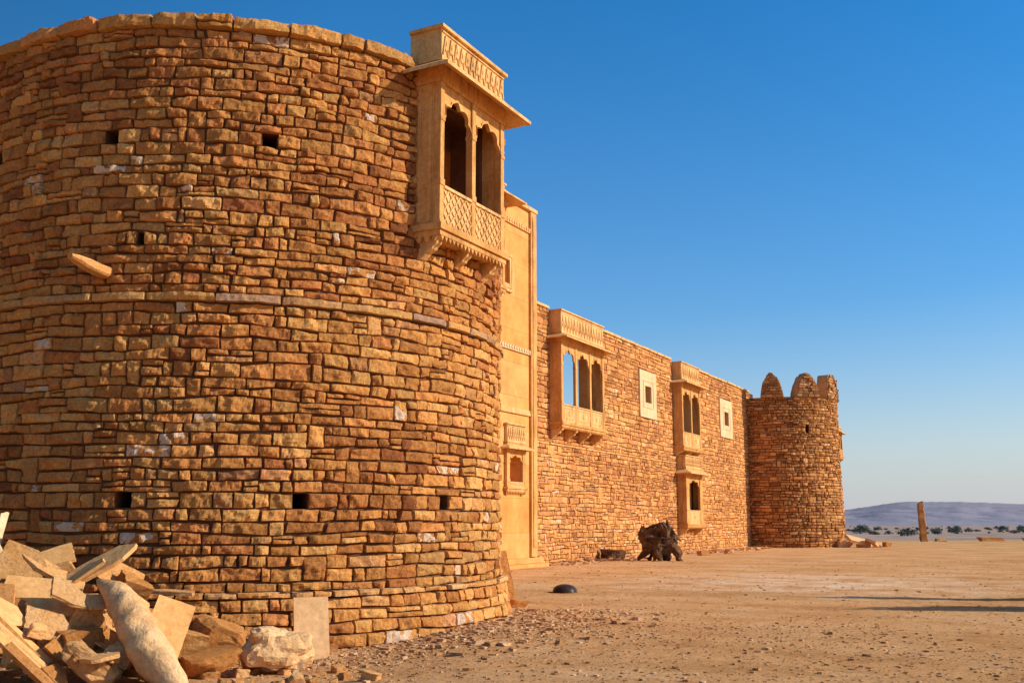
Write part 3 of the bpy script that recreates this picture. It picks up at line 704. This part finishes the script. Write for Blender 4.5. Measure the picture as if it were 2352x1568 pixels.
# ------------------------------------------------------------------ ROCKS / RUBBLE
def rock_obj(name,size,pos,rot,mat,lab,cat,seed,kind='block',group='rubble heap of broken stone',tint=None):
    sx,sy,sz=size; n={'block':5,'slab':7,'flag':7,'boulder':10}[kind]; rg=random.Random(seed)
    m=MB(); vs={}
    cuts=[(rg.uniform(0,6.28),rg.uniform(.7,1.1)) for _ in range(4)]
    if kind=='flag': cuts=[]
    def P(i,j,k):
        x,y,z=[(2*q/n-1) for q in (i,j,k)]
        v=Vector((x,y,z))
        if kind=='boulder':
            s=v.normalized(); v=v.lerp(s*1.12,.5)
            nn=noise.noise(v*1.3+Vector((seed,0,0)))*.26+noise.noise(v*3.5+Vector((seed,9,0)))*.14
            v*=1+nn
        elif kind=='block':
            v.x+=.2*sh[0]*v.z+.16*sh[1]*v.y; v.z+=.22*sh[2]*v.x; v.y+=.2*sh[3]*v.z
            for an,cd_ in cuts[:3]:
                d=Vector((math.cos(an),math.sin(an)*.6,math.sin(an*2.3)*.7)).normalized(); e=v.dot(d)-cd_*1.15
                if e>0: v-=d*e
            v+=Vector((noise.noise(v*1.7+Vector((seed,0,0))),noise.noise(v*1.7+Vector((0,seed,0))),noise.noise(v*1.7+Vector((0,0,seed)))))*.12
            v+=Vector((noise.noise(v*5+Vector((seed,0,0))),noise.noise(v*5+Vector((0,seed,0))),noise.noise(v*5+Vector((0,0,seed)))))*.05
        else:
            for an,cd_ in cuts:
                d=Vector((math.cos(an),math.sin(an),0)); e=v.dot(d)-cd_
                if e>0: v-=d*e
            q=.05 if kind=='slab' else .012
            v.x+=q*noise.noise(Vector((y*4,seed,z))); v.y+=q*noise.noise(Vector((x*4,seed,4+z)))
            v.z+=.15*noise.noise(Vector((x*2,y*2,seed)))
        return Vector((v.x*sx/2,v.y*sy/2,v.z*sz/2))
    sh=[rg.uniform(-1,1) for _ in range(4)]
    t=tint or (rg.uniform(.05,.95),rg.uniform(.1,1),rg.uniform(.1,.9))
    def key(i,j,k):
        if (i,j,k) not in vs: vs[(i,j,k)]=len(m.v); m.v.append(tuple(P(i,j,k))); m.t.append(t)
        return vs[(i,j,k)]
    for a in range(n):
        for b in range(n):
            for e in (0,n):
                m.f.append((key(a,b,e),key(a+1,b,e),key(a+1,b+1,e),key(a,b+1,e)))
                m.f.append((key(a,e,b),key(a+1,e,b),key(a+1,e,b+1),key(a,e,b+1)))
                m.f.append((key(e,a,b),key(e,a+1,b),key(e,a+1,b+1),key(e,a,b+1)))
    o=m.obj(name,mat,None,(0,0,0),smooth=False,bevel=(.006 if kind=='block' else 0))
    R=Matrix.Rotation(rad(28),4,'Z')@Euler([rad(q) for q in rot],'XYZ').to_matrix().to_4x4()
    o.rotation_euler=R.to_euler(); o.location=S(*pos); tag(o,lab,cat,group); return o
BL,SL,BO='block','slab','boulder'
L_b='rough broken sandstone block in the rubble heap'; L_s='flat broken sandstone slab lying on the rubble heap'
items=[
 (SL,(.56,.56,.08),(-5.78,12.2,1.08),(60,22,26),M_rubble,'reddish square slab propped up on the rubble'),
 (SL,(1.10,.36,.05),(-5.02,12.5,1.08),(34,-30,12),M_slab,'long thin pale slab tilted upward on the rubble'),
 (SL,(.90,.22,.04),(-5.18,12.25,.92),(26,-36,8),M_slab,'long thin pale slab tilted upward on the rubble'),
 (SL,(.84,.60,.05),(-5.36,11.9,.76),(40,6,16),M_slab,'wide orange flagstone lying on the rubble'),
 (BL,(.36,.32,.30),(-4.66,12.8,.80),(20,20,30),M_rubble,L_b),
 (BL,(.42,.34,.30),(-5.52,12.7,.95),(10,-15,20),M_rubble,L_b),
 ('flag',(.44,.80,.05),(-3.93,11.98,.40),(52,20,20),M_slab,'pale rectangular slab leaning against a long boulder'),
 (BL,(.40,.32,.34),(-4.86,12.0,.56),(5,10,35),M_rubble,'orange broken sandstone block in the rubble heap'),
 (BL,(.44,.32,.30),(-4.72,11.6,.30),(5,-6,38),M_rubble,'orange broken sandstone block in the rubble heap'),
 (BL,(.30,.30,.34),(-4.12,13.0,.46),(0,10,30),M_rubble,L_b),
 (BL,(.40,.32,.30),(-3.84,12.6,.18),(8,14,30),M_rubble,L_b),
 (BL,(.66,.44,.36),(-3.58,13.0,.20),(14,22,38),M_rubble,'dark angular sandstone block at the edge of the rubble'),
 (BL,(.54,.34,.22),(-3.42,12.05,.04),(5,-10,32),M_rubble,L_b),
 (BO,(.74,.50,.44),(-2.78,12.5,.13),(0,5,20),M_paleboulder,'whitish rounded boulder on gravelly ground'),
 ('flag',(.46,.84,.05),(-2.66,13.95,.22),(70,0,20),M_pinkslab,'upright rectangular pinkish slab leaning on the tower base'),
 (BO,(.58,.26,.26),(-4.45,11.2,.12),(0,38,12),M_rubble,'brown rounded oblong stone in the rubble heap'),
 (SL,(.60,.40,.04),(-5.1,11.5,.50),(45,16,30),M_rubble,L_s),
 ('flag',(1.3,.13,.05),(-5.40,11.15,.56),(30,42,10),M_slab,L_s),
 ('flag',(1.3,.12,.05),(-5.28,11.05,.46),(35,44,12),M_rubble,L_s),
 ('flag',(1.2,.12,.05),(-5.17,10.98,.36),(30,41,8),M_slab,L_s),
 ('flag',(1.2,.12,.05),(-5.05,10.93,.25),(28,43,12),M_rubble,L_s),
 ('flag',(1.1,.12,.05),(-4.93,10.88,.14),(30,42,10),M_slab,L_s),
 ('flag',(1.0,.12,.05),(-4.80,10.85,.03),(28,43,12),M_rubble,L_s),
 (SL,(.40,.36,.05),(-5.85,11.9,.80),(40,-10,20),M_slab,L_s),
 (SL,(.10,.34,.05),(-6.03,12.2,1.58),(70,20,50),M_frame,'narrow white slab standing up from the rubble'),
 (SL,(.12,.3,.06),(-6.04,12.15,1.30),(60,-20,40),M_frame,'narrow white slab standing up from the rubble'),
 (SL,(.60,.26,.05),(-4.60,14.16,.68),(4,3,5),M_rubble,L_s),
 (BL,(.30,.24,.14),(.12,20.35,.06),(0,6,20),M_coping,'small orange stone beside the tower base'),
 ('flag',(.22,1.15,.08),(-.12,21.9,.46),(75,-8,20),M_rubble,'narrow reddish slab leaning beside the tower'),
 (BL,(.28,.24,.2),(-4.35,11.35,.02),(0,15,40),M_rubble,L_b),
 (BL,(.24,.22,.2),(-3.9,11.45,.02),(10,15,10),M_rubble,L_b),
 (BL,(.24,.22,.16),(-3.1,12.7,-.03),(10,5,50),M_rubble,L_b),
 (SL,(.50,.34,.05),(-4.5,12.35,.70),(36,30,40),M_slab,L_s),
 (SL,(.46,.34,.04),(-4.95,11.75,.80),(38,24,40),M_rubble,L_s),
 (SL,(.5,.4,.04),(-5.6,11.6,.70),(42,16,20),M_rubble,L_s),
 (SL,(.55,.4,.04),(-4.85,12.9,.95),(46,28,25),M_rubble,L_s),
 (SL,(.5,.36,.04),(-5.7,12.9,1.18),(35,-15,25),M_slab,L_s),
 (SL,(.42,.34,.04),(-4.2,12.4,.46),(46,12,35),M_rubble,L_s),
 (SL,(.5,.3,.04),(-5.45,11.35,.62),(40,30,20),M_slab,L_s),
 (SL,(.6,.3,.04),(-4.55,12.0,.72),(30,-5,40),M_rubble,L_s),
 (SL,(.7,.24,.05),(-5.5,12.4,1.05),(30,30,25),M_rubble,L_s),
]
for i,(k,sz,pos,rot,mat,lab) in enumerate(items):
    nm={'block':'stone_block','slab':'stone_slab','flag':'stone_slab','boulder':'boulder'}[k]
    rock_obj(nm,sz,pos,rot,mat,lab,nm.replace('_',' '),i*3+1,k)
m=MB(); A_=Vector((-4.80,12.1,.95)); B_=Vector((-3.40,10.95,-.1)); prof=[(0,.02),(.03,.05),(.08,.09),(.15,.13),(.25,.165),(.37,.19),(.5,.205),(.62,.215),(.74,.21),(.85,.18),(.94,.12),(1,.05)]
pp=[];rr_=[]
for k in range(40):
    t=k/39
    for (a0,b0),(a1,b1) in zip(prof,prof[1:]):
        if a0<=t<=a1: rr_.append(b0+(b1-b0)*(t-a0)/(a1-a0)); break
    pp.append(tuple(A_.lerp(B_,t)+Vector((.05*math.sin(t*7),0,.05*math.sin(t*4)))))
m.tube(pp,rr_,28,.12,4,sn=.0); m.v=[tuple(S(*v)) for v in m.v]
lb=m.obj('boulder',M_paleboulder,None,tuple(S(-4,11.5,0)),smooth=True); tag(lb,'long pale tapered boulder leaning across the rubble','boulder','rubble heap of broken stone')
rg=random.Random(99)
for i in range(120):
    X=rg.uniform(-6.4,-3.9); Y=rg.uniform(11.0,13.5)
    top=max(.05,min(1.05,(-3.7-X)*.48)); z=rg.uniform(-.02,top*.88)
    s=rg.uniform(.14,.46)
    k=rg.choice([BL,SL,SL,SL])
    if k==BL: s=min(s,.3)
    rock_obj('stone_block' if k==BL else 'stone_slab',(s,s*.8,s*(.65 if k==BL else .11)),(X,Y,z),(rg.uniform(0,50),rg.uniform(-10,45),rg.uniform(0,70)),rg.choice([M_rubble,M_rubble,M_rubble,M_rubble,M_slab]),L_b if k==BL else L_s,'stone block' if k==BL else 'stone slab',200+i,k)
for i in range(26):
    X=rg.uniform(-4.2,-1.5); Y=rg.uniform(11.2,13.2); s=rg.uniform(.08,.2)
    rock_obj('stone_block',(s,s*.8,s*.6),(X,Y,gh(X,Y)+s*.15),(rg.uniform(-15,15),rg.uniform(-15,15),rg.uniform(0,180)),M_rubble,'small loose broken stone beside the rubble heap','stone block',600+i,BL)
far=[(BL,(1.0,.7,.45),(22.2,69.5,.18),20),(SL,(1.5,1.0,.2),(23.0,69.2,.45),10),(BL,(.8,.6,.5),(21.6,70.2,.18),50),(BL,(.9,.7,.5),(23.6,69.6,.2),30),(BL,(.7,.6,.4),(24.6,69.9,.15),70),(BL,(.6,.5,.35),(25.6,71,.12),30),(BL,(2.1,.8,.4),(42.8,93,.15),5),(BL,(1.2,.7,.35),(46.5,93,.12),5),(BL,(1.0,.5,.3),(38.5,93,.1),5),(BL,(.9,.6,.45),(4.55,46.5,.2),15),(BL,(.5,.4,.3),(9.6,52,.1),15),(BL,(.45,.35,.25),(11.5,55,.1),15),(SL,(1.0,.8,.15),(23.9,69.0,.35),60)]
for i,(k,sz,pos,yw) in enumerate(far):
    rock_obj('stone_block' if k==BL else 'stone_slab',sz,pos,(0 if k==BL else 22,14 if k==SL else 3,yw),M_bark if i==9 else (M_pinkslab if i in(1,3,4,12) else M_rubble),'loose broken stone lying on the open dusty ground','stone block' if k==BL else 'stone slab',400+i,k,group='loose stones on the open ground')
m=MB(); rg=random.Random(12)
def chip(X,Y,s):
    z=gh(X,Y); c=S(X,Y,z+s*.12); o=len(m.v); t=(rg.uniform(.1,1),rg.uniform(.3,1),.6)
    a=rg.uniform(0,6.28); fl=rg.uniform(.25,.6)
    for q in range(8):
        p=Vector(((1 if q&1 else -1)*rg.uniform(.3,.6),(1 if q&2 else -1)*rg.uniform(.25,.5),(1 if q&4 else -1)*rg.uniform(.3,.5)*fl))*s
        p=Matrix.Rotation(a,3,'Z')@p; m.v.append(tuple(c+p)); m.t.append(t)
    m.f.extend([(o,o+2,o+3,o+1),(o+4,o+5,o+7,o+6),(o,o+1,o+5,o+4),(o+2,o+6,o+7,o+3),(o,o+4,o+6,o+2),(o+1,o+3,o+7,o+5)])
Cx,Cy=-5.15,19.3
cnt=0
while cnt<14000:
    r=rg.random()
    if r<.42:
        a=rad(rg.uniform(-20,95)); rr=5.1+abs(rg.gauss(0,1.3)); X=Cx+rr*math.sin(a); Y=Cy-rr*math.cos(a); s=min(.16,rg.lognormvariate(-3.5,.6))
    elif r<.7: X=rg.uniform(-4,6); Y=rg.uniform(10.3,17); s=min(.11,rg.lognormvariate(-3.9,.5))
    else: Y=rg.uniform(10.5,45); X=rg.uniform(-.2,.5)*Y; s=min(.09,rg.lognormvariate(-3.8,.5))
    if math.hypot(X-Cx,Y-Cy)<5.1: continue
    chip(X,Y,s); cnt+=1
for i in range(600):
    y=rg.uniform(35.5,69); x=-18.3+abs(rg.gauss(0,.7)); X=x*C28+y*S28; Y=-x*S28+y*C28; chip(X,Y,rg.uniform(.06,.28))
gv=m.obj('gravel',M_gravel,recalc=False); tag(gv,kind='stuff',label='loose stone chips scattered over the ground',cat='gravel')

# ------------------------------------------------------------------ LIGHT
th=rad(22); el=rad(28); sun_dir=Vector((math.cos(th)*math.cos(el),math.sin(th)*math.cos(el),math.sin(el)))
L=bpy.data.lights.new('sun','SUN'); L.energy=5.0; L.angle=rad(.53); L.color=(1,.92,.80)
lo=bpy.data.objects.new('sun',L); scene.collection.objects.link(lo); lo.rotation_euler=sun_dir.to_track_quat('Z','Y').to_euler(); lo.location=(30,10,40)
w=bpy.data.worlds.new('World'); scene.world=w; w.use_nodes=True; nt=w.node_tree; bg=nt.nodes['Background']
sky=nd(nt,'ShaderNodeTexSky',sky_type='NISHITA'); sky.sun_disc=False; sky.sun_elevation=el; sky.sun_rotation=math.pi/2-th
sky.altitude=0; sky.air_density=1.0; sky.dust_density=.8; sky.ozone_density=3.0
hs=nd(nt,'ShaderNodeHueSaturation'); hs.inputs['Saturation'].default_value=1.72; hs.inputs['Value'].default_value=1.18
nt.links.new(sky.outputs[0],hs.inputs['Color'])
tc=nd(nt,'ShaderNodeTexCoord'); sx=nd(nt,'ShaderNodeSeparateXYZ'); nt.links.new(tc.outputs['Generated'],sx.inputs[0])
mx=nd(nt,'ShaderNodeMath',operation='MAXIMUM'); nt.links.new(sx.outputs[2],mx.inputs[0]); mx.inputs[1].default_value=0
m1=nd(nt,'ShaderNodeMath',operation='MULTIPLY'); nt.links.new(mx.outputs[0],m1.inputs[0]); m1.inputs[1].default_value=-6.2
ex=nd(nt,'ShaderNodeMath',operation='EXPONENT'); nt.links.new(m1.outputs[0],ex.inputs[0])
m2=nd(nt,'ShaderNodeMath',operation='MULTIPLY'); nt.links.new(ex.outputs[0],m2.inputs[0]); m2.inputs[1].default_value=.95
col=mixc(nt,hs.outputs[0],(3.6,3.7,4.15),m2.outputs[0])
dt=nd(nt,'ShaderNodeVectorMath',operation='DOT_PRODUCT'); nt.links.new(tc.outputs['Generated'],dt.inputs[0]); dt.inputs[1].default_value=(math.cos(th),math.sin(th),0)
mrs=nd(nt,'ShaderNodeMapRange'); nt.links.new(dt.outputs['Value'],mrs.inputs[0]); mrs.inputs[1].default_value=-.9; mrs.inputs[2].default_value=-.25; mrs.inputs[3].default_value=.3; mrs.inputs[4].default_value=1.0  # added dimming of the sky opposite the sun, cuts fill on the near tower
col=mixc(nt,col,mrs.outputs[0],1.0,'MULTIPLY')
nt.links.new(col,bg.inputs['Color']); bg.inputs['Strength'].default_value=.15
# ------------------------------------------------------------------ CAMERA
cd=bpy.data.cameras.new('camera'); cam=bpy.data.objects.new('camera',cd); scene.collection.objects.link(cam)
cd.sensor_width=36; cd.lens=35.8; cd.clip_end=20000; cam.location=(0,0,1.6); cam.rotation_euler=(rad(90+10.1),0,rad(28))
scene.camera=cam
scene.view_settings.view_transform='Standard'; scene.view_settings.look='None'; scene.view_settings.exposure=0
